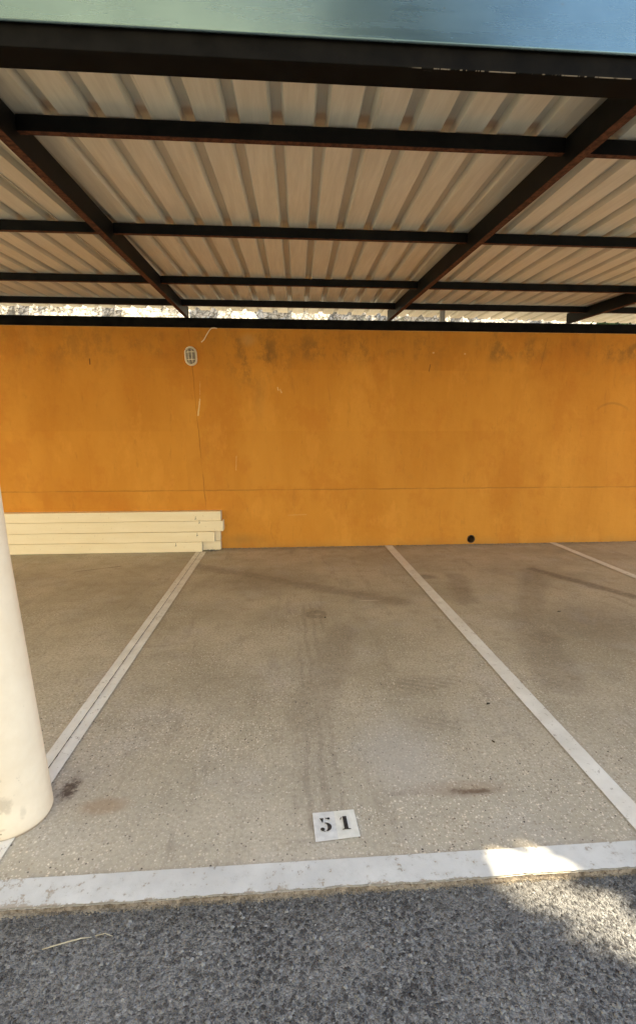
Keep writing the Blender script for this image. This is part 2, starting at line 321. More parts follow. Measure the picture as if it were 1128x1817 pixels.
def m_simple(name, a, b, rough=.6, metal=0, scale=8, bstr=.15, spec=.4):
    s = NT(name); n = s.noise(scale, 5, .65, s.obj)
    return s.out(s.mix(s.ramp(n, .3, .7), a, b), rough, metal, s.bump(n, bstr, .004), spec)

def m_plank():
    s = NT('cream_lacquered_beam'); x, y, z = s.sep(s.obj)
    n = s.noise(7, 5, .65, s.scl(s.obj, (.15, 1, 1))); n2 = s.noise(25, 4, .7, s.obj)
    c = s.mix(s.ramp(n, .3, .7), (.82, .68, .46), (.89, .76, .55))
    c = s.mix(s.mul(s.ramp(n2, .62, .7), .5), c, (.45, .33, .18))
    return s.out(c, .45, 0, s.bump(n, .08, .004), .45)

def m_rock():
    s = NT('pale_sunlit_rock'); n = s.noise(1.5, 6, .7); n2 = s.noise(9, 5, .7)
    c = s.mix(s.ramp(n2, .35, .65), (.24, .22, .18), (.58, .53, .46))
    c = s.mix(s.ramp(s.vor(7, s.scl(s.pos, (.7, 1, 1.4)), feat='DISTANCE_TO_EDGE'), .02, .12, .6, 0), c, (.06, .055, .04))
    c = s.mix(s.mul(s.ramp(n, .55, .7), .6), c, (.13, .15, .06))
    c = s.mix(s.ramp(s.noise(22, 4, .7), .52, .60, 0, .85), c, (.07, .06, .045))
    return s.out(c, .9, 0, s.bump(n2, .8, .06), .2)

def m_leaf(name, a, b):
    s = NT(name); oi = s.noise(1.2, 3, .6); n = s.noise(14, 3)
    c = s.mix(s.ramp(oi, .35, .65), a, b); c = s.mix(s.mul(s.ramp(n, .4, .7), .4), c, tuple(v*1.5 for v in b))
    return s.out(c, .55, 0, None, .4)

M = dict(concrete=m_concrete(), line=m_paint_floor(), edge=m_edge_paint(), soil=m_soil_edge(), asphalt=m_asphalt(), plaster=m_plaster(), sheet=m_sheet(),
         black=m_black_steel(), rusty=m_rusty_black(), fascia=m_fascia(), pillar=m_pillar(), plank=m_plank(), rock=m_rock(),
         leaf=m_leaf('evergreen_leaf', (.035, .065, .02), (.06, .10, .03)), bark=m_simple('bark', (.10, .07, .05), (.17, .13, .09), .9, 0, 20, .8),
         cream=m_simple('cream_facade_render', (.74, .66, .44), (.80, .72, .50), .9, 0, 2), shutter=m_simple('green_shutter', (.09, .13, .10), (.12, .17, .13), .6),
         glass=m_simple('window_glass', (.03, .035, .04), (.04, .045, .05), .06, 0, 1, 0, .8), tile=m_simple('clay_tile', (.36, .15, .08), (.46, .22, .12), .85, 0, 15, .5),
         plate_l=m_simple('grey_white_stencil_paint', (.56, .56, .55), (.68, .68, .665), .6, 0, 26, .3), plate_r=m_simple('off_white_stencil_paint', (.64, .63, .57), (.74, .73, .68), .6, 0, 26, .3),
         ink=m_simple('black_stencil_paint', (.012, .012, .013), (.04, .038, .036), .6, 0, 90, .2),
         white=m_simple('aged_white_plastic', (.78, .68, .50), (.86, .77, .60), .45, 0, 20, .1), dark=m_simple('dark_gap', (.02, .018, .016), (.035, .03, .025), .8),
         lens=m_simple('dusty_lamp_glass', (.16, .13, .10), (.36, .31, .25), .25, 0, 40, .2), cable=m_simple('white_cable_sheath', (.82, .68, .44), (.88, .74, .5), .5),
         pvc=m_simple('dirty_pipe', (.10, .065, .04), (.20, .13, .08), .7, 0, 20), straw=m_simple('dry_straw', (.34, .30, .22), (.42, .38, .29), .8, 0, 60),
         deadleaf=m_simple('dead_leaf', (.035, .025, .015), (.07, .045, .025), .8), grit=m_simple('grey_grit', (.08, .08, .082), (.25, .25, .25), .75, 0, 9, .3),
         grit2=m_simple('brown_grit', (.08, .065, .05), (.34, .29, .22), .85, 0, 13, .3), board=m_simple('bare_board_end', (.50, .42, .30), (.66, .56, .40), .7, 0, 30),
         path=m_simple('bank_soil', (.20, .16, .10), (.30, .25, .17), .95, 0, 3, .5), bracket=m_simple('galvanised_bracket', (.30, .30, .29), (.42, .42, .40), .5, .5, 12))

# ------------------------------------------------------------------ mesh helpers
class MB:
    def __init__(s): s.v = []; s.f = []
    def add(s, vs, fs):
        o = len(s.v); s.v += [tuple(v) for v in vs]; s.f += [tuple(i+o for i in f) for f in fs]
    def box(s, x0, x1, y0, y1, z0, z1, fn=None):
        vs = [(x, y, z) for x in (x0, x1) for y in (y0, y1) for z in (z0, z1)]
        if fn: vs = [fn(*v) for v in vs]
        s.add(vs, [(0, 1, 3, 2), (4, 6, 7, 5), (0, 4, 5, 1), (2, 3, 7, 6), (0, 2, 6, 4), (1, 5, 7, 3)])
    def tube(s, pts, r, n=8, cap=True):
        pts = [Vector(p) for p in pts]; rr = r if isinstance(r, (list, tuple)) else [r]*len(pts); rings = []
        for i, p in enumerate(pts):
            d = (pts[min(i+1, len(pts)-1)]-pts[max(i-1, 0)]).normalized(); a = Vector((0, 0, 1)) if abs(d.z) < .9 else Vector((1, 0, 0))
            u = d.cross(a).normalized(); v = d.cross(u)
            rings.append([p+u*math.cos(k*2*math.pi/n)*rr[i]+v*math.sin(k*2*math.pi/n)*rr[i] for k in range(n)])
        vs = [q for g in rings for q in g]; fs = [(i*n+k, i*n+(k+1) % n, (i+1)*n+(k+1) % n, (i+1)*n+k) for i in range(len(pts)-1) for k in range(n)]
        if cap: fs += [tuple(range(n))[::-1], tuple((len(pts)-1)*n+k for k in range(n))]
        s.add(vs, fs)
    def poly(s, pts, z=0): s.add([(x, y, z) for x, y in pts], [tuple(range(len(pts)))])
    def build(s, name, mat, parent=None, bevel=0, smooth=False, seg=2):
        me = bpy.data.meshes.new(name); me.from_pydata(s.v, [], s.f); me.materials.append(mat)
        bm = bmesh.new(); bm.from_mesh(me); bmesh.ops.recalc_face_normals(bm, faces=bm.faces); bm.to_mesh(me); bm.free()
        o = bpy.data.objects.new(name, me); col.objects.link(o)
        if parent: o.parent = parent
        if smooth:
            for p in me.polygons: p.use_smooth = True
        if bevel:
            b = o.modifiers.new('bevel', 'BEVEL'); b.width = bevel; b.segments = seg; b.limit_method = 'ANGLE'
        return o
def tag(o, label=None, cat=None, group=None, kind=None):
    for k, v in (('label', label), ('category', cat), ('group', group), ('kind', kind)):
        if v: o[k] = v
    return o
def empty(name, loc=(0, 0, 0)):
    o = bpy.data.objects.new(name, None); o.location = loc; col.objects.link(o); o.empty_display_size = .1; return o
def nz(p, s=1.): return noise.noise(Vector(p)*s)

D = 6.427                      # the wall's face
def zr(y): return 2.694+.0409*y      # rafter undersides
SK = .03

# ------------------------------------------------------------------ ground
mb = MB()      # asphalt: one sheet to the horizon, with a finer near part
ZA = -.015
xs = [-300, -60, -20, -8]+[-4+i*.25 for i in range(33)]+[8, 20, 60, 300]; ys = [-300, -60, -20, -8]+[-3+i*.25 for i in range(20)]+[12, 60, 300]
for y in ys:
    for x in xs: mb.v.append((x, y, ZA+(.006*nz((x, y, 3), 1.1) if abs(x) < 5 and -4 < y < 1.3 else 0)))
nx = len(xs)
for j in range(len(ys)-1):
    for i in range(nx-1): mb.f.append((j*nx+i, j*nx+i+1, (j+1)*nx+i+1, (j+1)*nx+i))
tag(mb.build('road', M['asphalt'], smooth=True), kind='structure')

def edge_y(x): return 1.419+.004*nz((x*3, 1, 0))+.005*nz((x*14, 4, 0))+.003*nz((x*50, 7, 0))+.0015*x
mb = MB(); X0, X1 = -9, 12; N = 1500           # slab with a ragged front edge
px = [X0+(X1-X0)*i/N for i in range(N+1)]
mb.v = [(x, edge_y(x), 0) for x in px]+[(x, 7.3, 0) for x in px]
mb.f = [(i, i+1, N+2+i, N+1+i) for i in range(N)]
tag(mb.build('concrete_floor', M['concrete']), kind='structure')
mb = MB()
rows = []
for k, (dy, z) in enumerate([(0, 0), (-.001, -.005), (-.002, -.009), (-.004, -.013), (-.008, -.020)]):
    rows.append([(x, edge_y(x)+dy*(1+.9*nz((x*22, k*3, 2)))+.004*nz((x*70, k, 9)), z+(.005*nz((x*40, k, 5)) if 0 < k < 4 else 0)) for x in px])
for r in rows: mb.v += r
for k in range(len(rows)-1):
    for i in range(N): mb.f.append((k*(N+1)+i, k*(N+1)+i+1, (k+1)*(N+1)+i+1, (k+1)*(N+1)+i))
tag(mb.build('kerb', M['soil'], smooth=True), kind='structure')

# painted markings
def strip(name, mat, xa, xb, ya, yb, z, label, group, step=.02, jit=.002, parent=None):
    n = int(abs(yb-ya)/step); mb = MB()
    for i in range(n+1):
        t = i/n; y = ya+(yb-ya)*t; c0 = xa[0]+(xb[0]-xa[0])*t; c1 = xa[1]+(xb[1]-xa[1])*t
        mb.v += [(c0+jit*nz((y*30, c0, 0)), y, z), (c1+jit*nz((y*30, c1, 5)), y, z)]
    mb.f = [(2*i, 2*i+1, 2*i+3, 2*i+2) for i in range(n)]
    o = mb.build(name, mat, parent)
    if label: tag(o, label, 'line marking', group)
    return o
G = 'white lines between the parking bays'
t = empty('bay_line', (-1.1, 1.55, 0)); t.location = (0, 0, 0)
tag(t, 'white bay line with a dark joint running along its middle, ending behind the cream pillar', 'line marking', G)
strip('paint', M['line'], (-1.155, -1.040), (-1.140, -1.010), 1.545, 6.24, .004, None, None, parent=t)
strip('joint', M['dark'], (-1.099, -1.0948), (-1.078, -1.0742), 1.545, 6.24, .008, None, None, parent=t, jit=.003)
strip('bay_line', M['line'], (1.352, 1.446), (1.366, 1.473), 1.545, 6.415, .004, 'plain white bay line from the wall left of the drain hole to the right edge', G)
strip('bay_line', M['line'], (3.70, 3.79), (3.705, 3.795), 1.545, 6.415, .004, 'short far white bay line at the right, starting from the wall beyond the drain hole', G)
mb = MB()
for i, x in enumerate(px): mb.v += [(x, edge_y(x)+.003+.003*nz((x*30, 9, 9)), .004), (x, 1.531+.002*nz((x*20, 2, 2)), .004)]
mb.f = [(2*i, 2*i+1, 2*i+3, 2*i+2) for i in range(N)]
tag(mb.build('edge_line', M['edge']), 'broad white painted band along the front edge of the concrete floor', 'line marking')

# bay number
t = empty('bay_number', (.101, 1.61, 0))
tag(t, 'white stencil plate with the number 51 painted on the concrete', 'bay number')
def lp(o, s=0): o.location = (-.101, -1.61, 0); return o
mb = MB(); mb.poly([(.105, 1.610), (.192, 1.6165), (.188, 1.756), (.101, 1.753)], .004); lp(mb.build('plate', M['plate_l'], t))
mb = MB(); mb.poly([(.192, 1.6165), (.278, 1.623), (.271, 1.760), (.188, 1.756)], .0046); lp(mb.build('plate', M['plate_r'], t))
def digit(strokes, ox, oy, h, rot):
    mb = MB(); cr, sr = math.cos(rot), math.sin(rot)
    for st in strokes:
        mb.poly([(ox+(x*cr-y*sr)*h, oy+(x*sr+y*cr)*h) for x, y in st], .0085)
    return mb
def circ(cx, cy, r, n=20, ry=None): return [(cx+r*math.cos(k*2*math.pi/n), cy+(ry or r)*math.sin(k*2*math.pi/n)) for k in range(n)]
def arcband(c, ro, ri, sh, a0, a1, n=22):
    """fat crescent: outer arc, inner arc shifted so the stroke thins at both ends"""
    out = [(c[0]+ro[0]*math.cos(R(a0+(a1-a0)*k/n)), c[1]+ro[1]*math.sin(R(a0+(a1-a0)*k/n))) for k in range(n+1)]
    inn = [(c[0]+sh+ri[0]*math.cos(R(a0+(a1-a0)*k/n)), c[1]+ri[1]*math.sin(R(a0+(a1-a0)*k/n))) for k in range(n+1)]
    return out+inn[::-1]
five = [[(.03, 1.0), (.27, .985), (.19, .62)], [(.33, .985), (.44, .93), (.56, .95), (.60, 1.02), (.52, .985), (.40, 1.0)], circ(.57, .935, .085),
        arcband((.35, .32), (.34, .32), (.13, .27), -.03, 103, -88), circ(.13, .17, .125), [(.10, .06), (.18, .0), (.30, -.012), (.30, .02), (.2, .05), (.15, .09)]]
one = [[(.22, 1.0), (.46, 1.0), (.46, .06), (.22, .06)], [(.04, .80), (.17, .98), (.17, .93), (.09, .74)], [(.10, .05), (.10, 0.0), (.60, 0.0), (.60, .05), (.46, .07), (.22, .07)]]
lp(digit(five, .1275, 1.652, .066, R(2)).build('digit', M['ink'], t)); lp(digit(one, .207, 1.656, .066, R(2)).build('digit', M['ink'], t))

# ------------------------------------------------------------------ wall
wl = empty('rear_wall', (0, D, 0)); tag(wl, 'orange painted rendered wall closing the back of the parking bays', 'wall')
mb = MB(); cx, cz, r0 = 2.581, .073, .057; n = 32
xa, xb, za, zb_ = cx-.07, cx+.07, 0.0035, .143
sq = []
for k in range(n):
    a = 2*math.pi*(k+.5)/n; c, s_ = math.cos(a), math.sin(a); t_ = .07/max(abs(c), abs(s_)); sq.append((cx+c*t_, cz+s_*t_))
ZT = 2.818
mb.v = [(x, D, z) for x, z in sq]+[(cx+r0*math.cos(2*math.pi*(k+.5)/n), D, cz+r0*math.sin(2*math.pi*(k+.5)/n)) for k in range(n)]
mb.v += [(cx+r0*math.cos(2*math.pi*(k+.5)/n), D+.2, cz+r0*math.sin(2*math.pi*(k+.5)/n)) for k in range(n)]
for k in range(n):
    k2 = (k+1) % n; mb.f.append((k, k2, n+k2, n+k)); mb.f.append((n+k, n+k2, 2*n+k2, 2*n+k))
zl, zh = cz-.07, cz+.07
def q(x0, x1, z0, z1): mb.add([(x0, D, z0), (x1, D, z0), (x1, D, z1), (x0, D, z1)], [(0, 1, 2, 3)])
q(-9, xa, -.3, ZT); q(xb, 12, -.3, ZT); q(xa, xb, zh, ZT); q(xa, xb, -.3, zl)
mb.add([(-9, D, ZT), (12, D, ZT), (12, D+.2, ZT), (-9, D+.2, ZT)], [(0, 1, 2, 3)]); mb.add([(-9, D+.2, -.3), (12, D+.2, -.3), (12, D+.2, ZT), (-9, D+.2, ZT)], [(0, 1, 2, 3)])
mb.add([(-9, D, -.3), (-9, D+.2, -.3), (-9, D+.2, ZT), (-9, D, ZT)], [(0, 1, 2, 3)]); mb.add([(12, D, -.3), (12, D+.2, -.3), (12, D+.2, ZT), (12, D, ZT)], [(0, 1, 2, 3)])
o = mb.build('wall_face', M['plaster'], wl); o.location = (0, -D, 0)
for p in o.data.polygons:
    if len(p.vertices) == 4 and all(abs(o.data.vertices[i].co.y-D) < 1e-5 for i in p.vertices) and p.normal.y > 0: p.flip()
pp = MB()
for ya, yb, ra, rb in [(D-.004, D+.19, .056, .056)]:
    ring = []
    for (yy, rr) in [(D+.19, .052), (D-.003, .052), (D-.003, .0565), (D+.01, .0565)]:
        ring.append([(cx+rr*math.cos(2*math.pi*k/n), yy, cz+rr*math.sin(2*math.pi*k/n)) for k in range(n)])
    pp.v = [v for g in ring for v in g]; pp.f = [(i*n+k, i*n+(k+1) % n, (i+1)*n+(k+1) % n, (i+1)*n+k) for i in range(3) for k in range(n)]
pp.f.append(tuple(range(n)))
o = pp.build('drain_pipe', M['pvc'], wl); o.location = (0, -D, 0)
# crumbs of mortar left along the foot of the wall
mb = MB(); rnd = random.Random(3)
def chip(mb, x, y, z, s_, rnd, flat=.6):
    vs = []
    a = rnd.uniform(0, 6.28); n_ = rnd.choice((4, 5, 5, 6))
    el = rnd.uniform(.6, 1)
    for k in range(n_):
        b = a+k*6.283/n_+rnd.uniform(-.3, .3); r_ = s_*rnd.uniform(.7, 1.1)
        vs.append((x+r_*math.cos(b), y+r_*el*math.sin(b), z))
    top = [(x+(vx-x)*rnd.uniform(.45, .8), y+(vy-y)*rnd.uniform(.45, .8), z+s_*flat*rnd.uniform(.7, 1.3)) for vx, vy, _ in vs]
    mb.add(vs+top, [tuple(range(n_, 2*n_))]+[(k, (k+1) % n_, n_+(k+1) % n_, n_+k) for k in range(n_)])
for i in range(2600):
    x = rnd.uniform(-4.5, 6); chip(mb, x, D-.004-abs(rnd.gauss(0, .018)), 0, rnd.uniform(.002, .009), rnd)
tag(mb.build('mortar_crumbs', M['grit2']), kind='stuff')

# ------------------------------------------------------------------ carport
cp = empty('carport', (0, 0, 0)); tag(cp, 'carport with a corrugated metal roof on black steel beams over the bays', 'carport')
XL, XR = -6.3, 9.0
mb = MB(); mb.box(XL, XR, 1.812, 1.912, 2.733, 2.885); o = mb.build('front_beam', M['black'], cp, .003)
mb = MB(); mb.box(XL, XR, D-.004, D+.126, 2.8195, 2.936); mb.build('rear_beam', M['black'], cp, .003)
RX = [-6.15, -3.72, -1.189, 1.393, 3.806, 6.35, 8.8]
for i, x in enumerate(RX):
    w2 = .025
    mb = MB(); mb.box(x-w2, x+w2, 1.914, 6.56, 0, .128, lambda a, b, c: (a, b, zr(b)+c))
    mb.build('rafter', M['rusty'], cp, .003)
PY = [2.528, 3.795, 5.147, 6.158]
for j, y in enumerate(PY):
    for i in range(len(RX)-1):
        a, b = RX[i]+.026, RX[i+1]-.026
        mb = MB(); mb.box(a, b, y-.034, y, 0, .068 if j < 3 else .07, lambda a_, b_, c: (a_, b_, zr(y)+.06+c)); mb.build('purlin', M['rusty'], cp, .002)
for x in (2.06, ):
    mb = MB(); mb.box(x-.03, x+.03, D+.0, D+.05, 2.937, zr(D)+.127); mb.build('strut', M['bracket'], cp, .002)
# fascia, folded back at the bottom
mb = MB(); N2 = 60
prof = [(1.808, 2.800), (1.802, 2.794), (1.796, 2.797), (1.796, 2.803), (1.797, 2.95), (1.797, 3.10), (1.790, 3.108), (1.83, 3.112)]
for i in range(N2+1):
    x = XL-.02+(XR-XL+.04)*i/N2
    for y, z in prof: mb.v.append((x, y+.0012*nz((x*.9, z*3, 0)), z))
k = len(prof)
mb.f = [(i*k+j, (i+1)*k+j, (i+1)*k+j+1, i*k+j+1) for i in range(N2) for j in range(k-1)]
o = mb.build('fascia', M['fascia'], cp, smooth=True); sd = o.modifiers.new('s', 'SOLIDIFY'); sd.thickness = .001; sd.offset = -1
# roof sheets: trapezoidal ribs every 20 cm, five to a sheet
def rear_edge(x): return 6.74+.075*(x+1.5) if x > -1.5 else 6.70
def profile(u):
    # u: distance from the rib centre
    a = abs(u); return 0 if a > .036 else (.032 if a < .021 else .032*(.036-a)/.015)
us = [-.1, -.066, -.036, -.021, .021, .036, .066]
first = -0.01-.2*33
sheet_n = 0; x = first
k0 = -33
while True:
    xs_ = []
    for j in range(5):
        for u in us: xs_.append((x+.2*j+u, profile(u)))
    xs_.append((x+.2*5-.1, 0)); xs_ += [(x+.2*5+u, profile(u)) for u in (-.066, -.036, -.021, .021, .036, .046)]; xs_.append((x+.2*5+.0465, -.005))
    if x > XR: break
    mb = MB(); rj = random.Random(sheet_n); dz = .0035+(.0018 if sheet_n % 2 else 0)
    yy = [1.80, 1.95, 2.4, 3.0, 3.8, 4.4, 5.1, 5.6, 6.2, 6.5, None]
    for yv in yy:
        for (xx, h) in xs_:
            y_ = yv if yv else rear_edge(xx)
            z = zr(y_)+.13+h+dz+.0012*nz((xx*1.5, y_*1.2, sheet_n))
            mb.v.append((xx+SK*(y_-2.45), y_, z))
    k = len(xs_)
    mb.f = [(a*k+b, a*k+b+1, (a+1)*k+b+1, (a+1)*k+b) for a in range(len(yy)-1) for b in range(k-1)]
    o = mb.build('roof_sheet', M['sheet'], cp); sd = o.modifiers.new('s', 'SOLIDIFY'); sd.thickness = .0008; sd.offset = 1
    x += 1.0; sheet_n += 1
# pillars
for i, cxp in enumerate((-1.112, 3.95)):
    mb = MB(); n = 64; rings = []
    for z in [0, .004, .012, .03, .1, .25, .5, .8, 1.1, 1.5, 2.0, 2.4, 2.731]:
        rr = .147-.020*z+(-.004 if z < .006 else 0); ox = -.045*z if z < 1.2 else -.054
        rings.append([(ox+(rr+.0009*nz((math.cos(k*2*math.pi/n)*3, math.sin(k*2*math.pi/n)*3, z*4)))*math.cos(k*2*math.pi/n), rr*math.sin(k*2*math.pi/n), z) for k in range(n)])
    mb.v = [v for g in rings for v in g]; mb.f = [(a*n+k, a*n+(k+1) % n, (a+1)*n+(k+1) % n, (a+1)*n+k) for a in range(len(rings)-1) for k in range(n)]
    mb.f.append(tuple((len(rings)-1)*n+k for k in range(n)))
    o = mb.build('pillar', M['pillar'], cp, smooth=True); o.location = (cxp, 1.838, 0)
    o['label'] = 'cream painted round concrete pillar at the left front' if i == 0 else 'cream painted round concrete pillar beyond the next bay'

# ------------------------------------------------------------------ bulkhead lamp and cable
L = empty('bulkhead_lamp', (-1.132, D, 2.473)); tag(L, 'oval white caged bulkhead lamp screwed to the orange wall', 'wall lamp')
L.rotation_euler = (0, R(-3), 0)
def stadium(hw, hh, n=14): return [(hw*math.cos(math.pi*k/n), hh-hw+hw*math.sin(math.pi*k/n)) for k in range(n+1)]+[(-hw*math.cos(math.pi*k/n), -(hh-hw)-hw*math.sin(math.pi*k/n)) for k in range(n+1)]
def loft(levels):
    mb = MB(); rings = [[(x, -d, z) for x, z in stadium(hw, hh)] for hw, hh, d in levels]; n = len(rings[0])
    mb.v = [v for g in rings for v in g]; mb.f = [(a*n+k, a*n+(k+1) % n, (a+1)*n+(k+1) % n, (a+1)*n+k) for a in range(len(rings)-1) for k in range(n)]
    mb.f.append(tuple((len(rings)-1)*n+k for k in range(n))); return mb
loft([(.070, .112, .0), (.074, .116, .006), (.072, .114, .024), (.060, .102, .028)]).build('housing', M['white'], L, smooth=False)
loft([(.050, .092, .029), (.048, .090, .045), (.038, .080, .058), (.02, .06, .063)]).build('lens', M['lens'], L, smooth=True)
mb = MB(); outl = stadium(.0645, .1065)
mb.tube([(x, -.038, z) for x, z in outl]+[(outl[0][0], -.038, outl[0][1])], .0105, 8)
o = mb.build('guard', M['white'], L, smooth=True)
mb = MB()
for zc in (.045, -.045):
    mb.tube([(-.058, -.040, zc), (-.045, -.062, zc), (0, -.074, zc), (.045, -.062, zc), (.058, -.040, zc)], .0042, 6)
for xc in (-.02, .02): mb.tube([(xc, -.040, .098), (xc, -.066, .075), (xc, -.076, 0), (xc, -.066, -.075), (xc, -.040, -.098)], .0035, 6)
mb.build('cage_bar', M['white'], L, smooth=True)
mb = MB(); pts = [(-.80, D-.005, 2.812), (-.83, D-.02, 2.815), (-.865, D-.022, 2.812), (-.895, D-.018, 2.785), (-.93, D-.012, 2.735), (-.965, D-.009, 2.675), (-1.0, D-.008, 2.645)]
mb.tube(pts, .006, 8); tag(mb.build('cable', M['cable'], smooth=True), 'short loose white cable end hanging from under the beam beside the lamp', 'cable')

# ------------------------------------------------------------------ stacked beams on the left
GB = 'cream beams stacked on the floor against the wall'
def beam(xr, yr, z0, h, dep, label, slot=None, tilt=.0, yl=None):
    t = empty('stacked_beam', (xr, yr, z0)); tag(t, label, 'beam', GB)
    ang = math.atan2((yl if yl is not None else yr)-yr, 4.6); t.rotation_euler = (0, tilt, -ang)
    mb = MB(); mb.box(-4.6, 0, 0, dep, 0, h); mb.build('profile', M['plank'], t, .004)
    mb = MB(); mb.box(.0005, .004, .006, dep-.006, .006, h-.006); mb.build('end_cap', M['board'], t, .001)
    if slot:
        mb = MB(); sx, sz = slot; mb.box(sx-.008, sx+.008, -.0012, .0008, sz-.018, sz-.011); mb.box(sx-.002, sx+.002, -.0015, .0008, sz-.010, sz+.02); mb.box(sx-.010, sx-.006, -.0013, .0008, sz-.026, sz-.020)
        mb.build('slot', M['dark'], t)
    return t
beam(-1.065, 6.250, .001, .128, .085, 'cream beam lying lowest and foremost in the stack, its end farthest left', (-.33, .100), 0, 6.29)
beam(-.835, 6.340, .001, .120, .082, 'cream beam on the floor at the back of the stack, mostly hidden behind the lowest front one', None, 0, 6.345)
beam(-.900, 6.262, .131, .128, .078, 'cream beam third from the top of the stack, ending short of the two above', (-.22, .100), .0005, 6.30)
beam(-.835, 6.345, .125, .130, .078, 'cream beam at the back of the stack under the two top ones, only its end in view', None, 0, 6.348)
beam(-.790, 6.285, .263, .136, .135, 'cream beam second from the top of the stack, reaching farthest right', (-.30, .128), 0, 6.288)
beam(-.820, 6.300, .401, .122, .122, 'topmost cream beam of the stack against the orange wall', (-.32, .040), 0, 6.303)
mb = MB(); rnd = random.Random(9)
for i in range(90): chip(mb, rnd.gauss(-.95, .06), rnd.gauss(6.30, .03), 0.004, rnd.uniform(.003, .012), rnd)
tag(mb.build('plaster_rubble', M['grit2']), kind='stuff')

# ------------------------------------------------------------------ grit, litter
mb = MB(); mb2 = MB(); rnd = random.Random(11)
for i in range(9000):
    x = rnd.uniform(-2.2, 2.2); y = rnd.uniform(.55, 1.41); y = y if y < edge_y(x)-.03 else edge_y(x)-.03-rnd.random()*.5
    zg = ZA+.006*nz((x, y, 3), 1.1)-.0012
    chip(mb, x, y, zg, rnd.choice((.0022, .003, .0035, .0045, .006, .008))*rnd.uniform(.8, 1.2), rnd, .5)
tag(mb.build('loose_grit', M['grit']), kind='stuff')
for i in range(5200):
    x = rnd.uniform(-2.2, 2.4); y = edge_y(x)-.004-abs(rnd.gauss(0, .005))
    chip(mb2, x, y, max(ZA, -.011-(edge_y(x)-y)*.4)-.001, rnd.uniform(.0012, .0038), rnd, .7)
tag(mb2.build('kerb_dirt', M['grit2']), kind='stuff')
mb = MB(); mb.tube([(-.745, 1.295, ZA+.004), (-.70, 1.303, ZA+.008), (-.64, 1.318, ZA+.007), (-.61, 1.322, ZA+.004)], [.0012, .0022, .0022, .001], 6)
tag(mb.build('dry_stalk', M['straw'], smooth=True), 'thin pale dry stalk lying on the asphalt below the kerb', 'stalk')
mb = MB(); mb.tube([(-.60, 1.325, ZA+.004), (-.57, 1.328, ZA+.007), (-.545, 1.32, ZA+.004)], [.001, .0015, .001], 6)
tag(mb.build('dry_stalk', M['straw'], smooth=True), 'tiny curled pale stalk at the right tip of the longer one', 'stalk')
def leaf(x, y, r, label, ang, z=.002):
    mb = MB(); vs = []; n = 10
    for k in range(n):
        a = 2*math.pi*k/n; vs.append((r*1.6*math.cos(a), r*.7*math.sin(a)*(1+.3*math.cos(3*a)), .002+.004*abs(math.sin(a))))
    vs.append((0, 0, .001)); mb.v = vs; mb.f = [(k, (k+1) % n, n) for k in range(n)]
    o = mb.build('dead_leaf', M['deadleaf']); o.location = (x, y, z); o.rotation_euler = (0, 0, ang); sd = o.modifiers.new('s', 'SOLIDIFY'); sd.thickness = .0006
    tag(o, label, 'leaf', 'dead leaves on the concrete')
leaf(1.15, 2.487, .009, 'small dark dead leaf on the concrete just left of the plain bay line', .4)
leaf(.335, 3.86, .010, 'tiny dark leaf scrap beside the round stain in the middle of the bay', 1.2)
leaf(2.36, 3.85, .012, 'dark leaf scrap on the concrete of the right-hand bay', .2)
leaf(1.03, 2.15, .006, 'tiny dark scrap on the concrete between the tyre marks and the plain bay line', 2.)

# ------------------------------------------------------------------ bank behind the wall
mb = MB(); nxb, nyb = 260, 46
for j in range(nyb+1):
    t = j/nyb
    for i in range(nxb+1):
        x = -16+36*i/nxb; y = 7.6+7*t; z = 1.4+1.05*(y-7.6)**1.05
        k = noise.fractal(Vector((x*.8, y*1.2, 1)), 1, 2, 5); v = noise.cell(Vector((x*1.6, y*1.6, 0)))
        mb.v.append((x, y-.35*k, z+.45*k+.16*v))
nn = nxb+1
mb.f = [(j*nn+i, j*nn+i+1, (j+1)*nn+i+1, (j+1)*nn+i) for j in range(nyb) for i in range(nxb)]
tag(mb.build('hillside', M['rock']), kind='structure')
mb = MB(); mb.box(-16, 20, 6.9, 7.9, -.5, 2.0); tag(mb.build('bank_ground', M['path']), kind='structure')

def leaf_cloud(mb, c, rad, n, size, rnd, skip=None):
    for i in range(n):
        while True:
            p = Vector((rnd.uniform(-1, 1), rnd.uniform(-1, 1), rnd.uniform(-1, 1)))
            if p.length <= 1 and p.length > .25*rnd.random(): break
        bump = 1+.22*noise.noise(p.normalized()*2.4+Vector(c))
        P = Vector((c[0]+p.x*rad[0]*bump, c[1]+p.y*rad[1]*bump, c[2]+p.z*rad[2]*bump))
        if skip and skip(P): continue
        a = Vector((rnd.gauss(0, 1), rnd.gauss(0, 1), rnd.gauss(0, 1))).normalized(); b = a.cross(Vector((rnd.gauss(0, 1), rnd.gauss(0, 1), rnd.gauss(0, 1)))).normalized()
        s_ = size*rnd.uniform(.6, 1.3)
        mb.add([P-a*s_, P+b*s_*.45, P+a*s_, P-b*s_*.45], [(0, 1, 2, 3)])
for (c, rad, lab) in [((6.5, 9.4, 3.5), (.55, .4, .5), 'green shrub on the pale bank at the right end of the gap above the wall'), ((3.9, 10.2, 4.0), (.5, .4, .35), 'small dull shrub on the bank seen above the wall right of the small strut')]:
    t = empty('shrub', (c[0], c[1], c[2]-.6)); tag(t, lab, 'shrub', 'shrubs on the bank behind the wall')
    mb = MB(); leaf_cloud(mb, (0, 0, .6), rad, 700, .07, random.Random(int(c[0]))); mb.build('foliage', M['leaf'], t)
    mb = MB(); mb.tube([(0, 0, -.5), (.03, 0, .2), (.1, .05, .7)], [.03, .02, .01]); mb.build('stem', M['bark'], t)

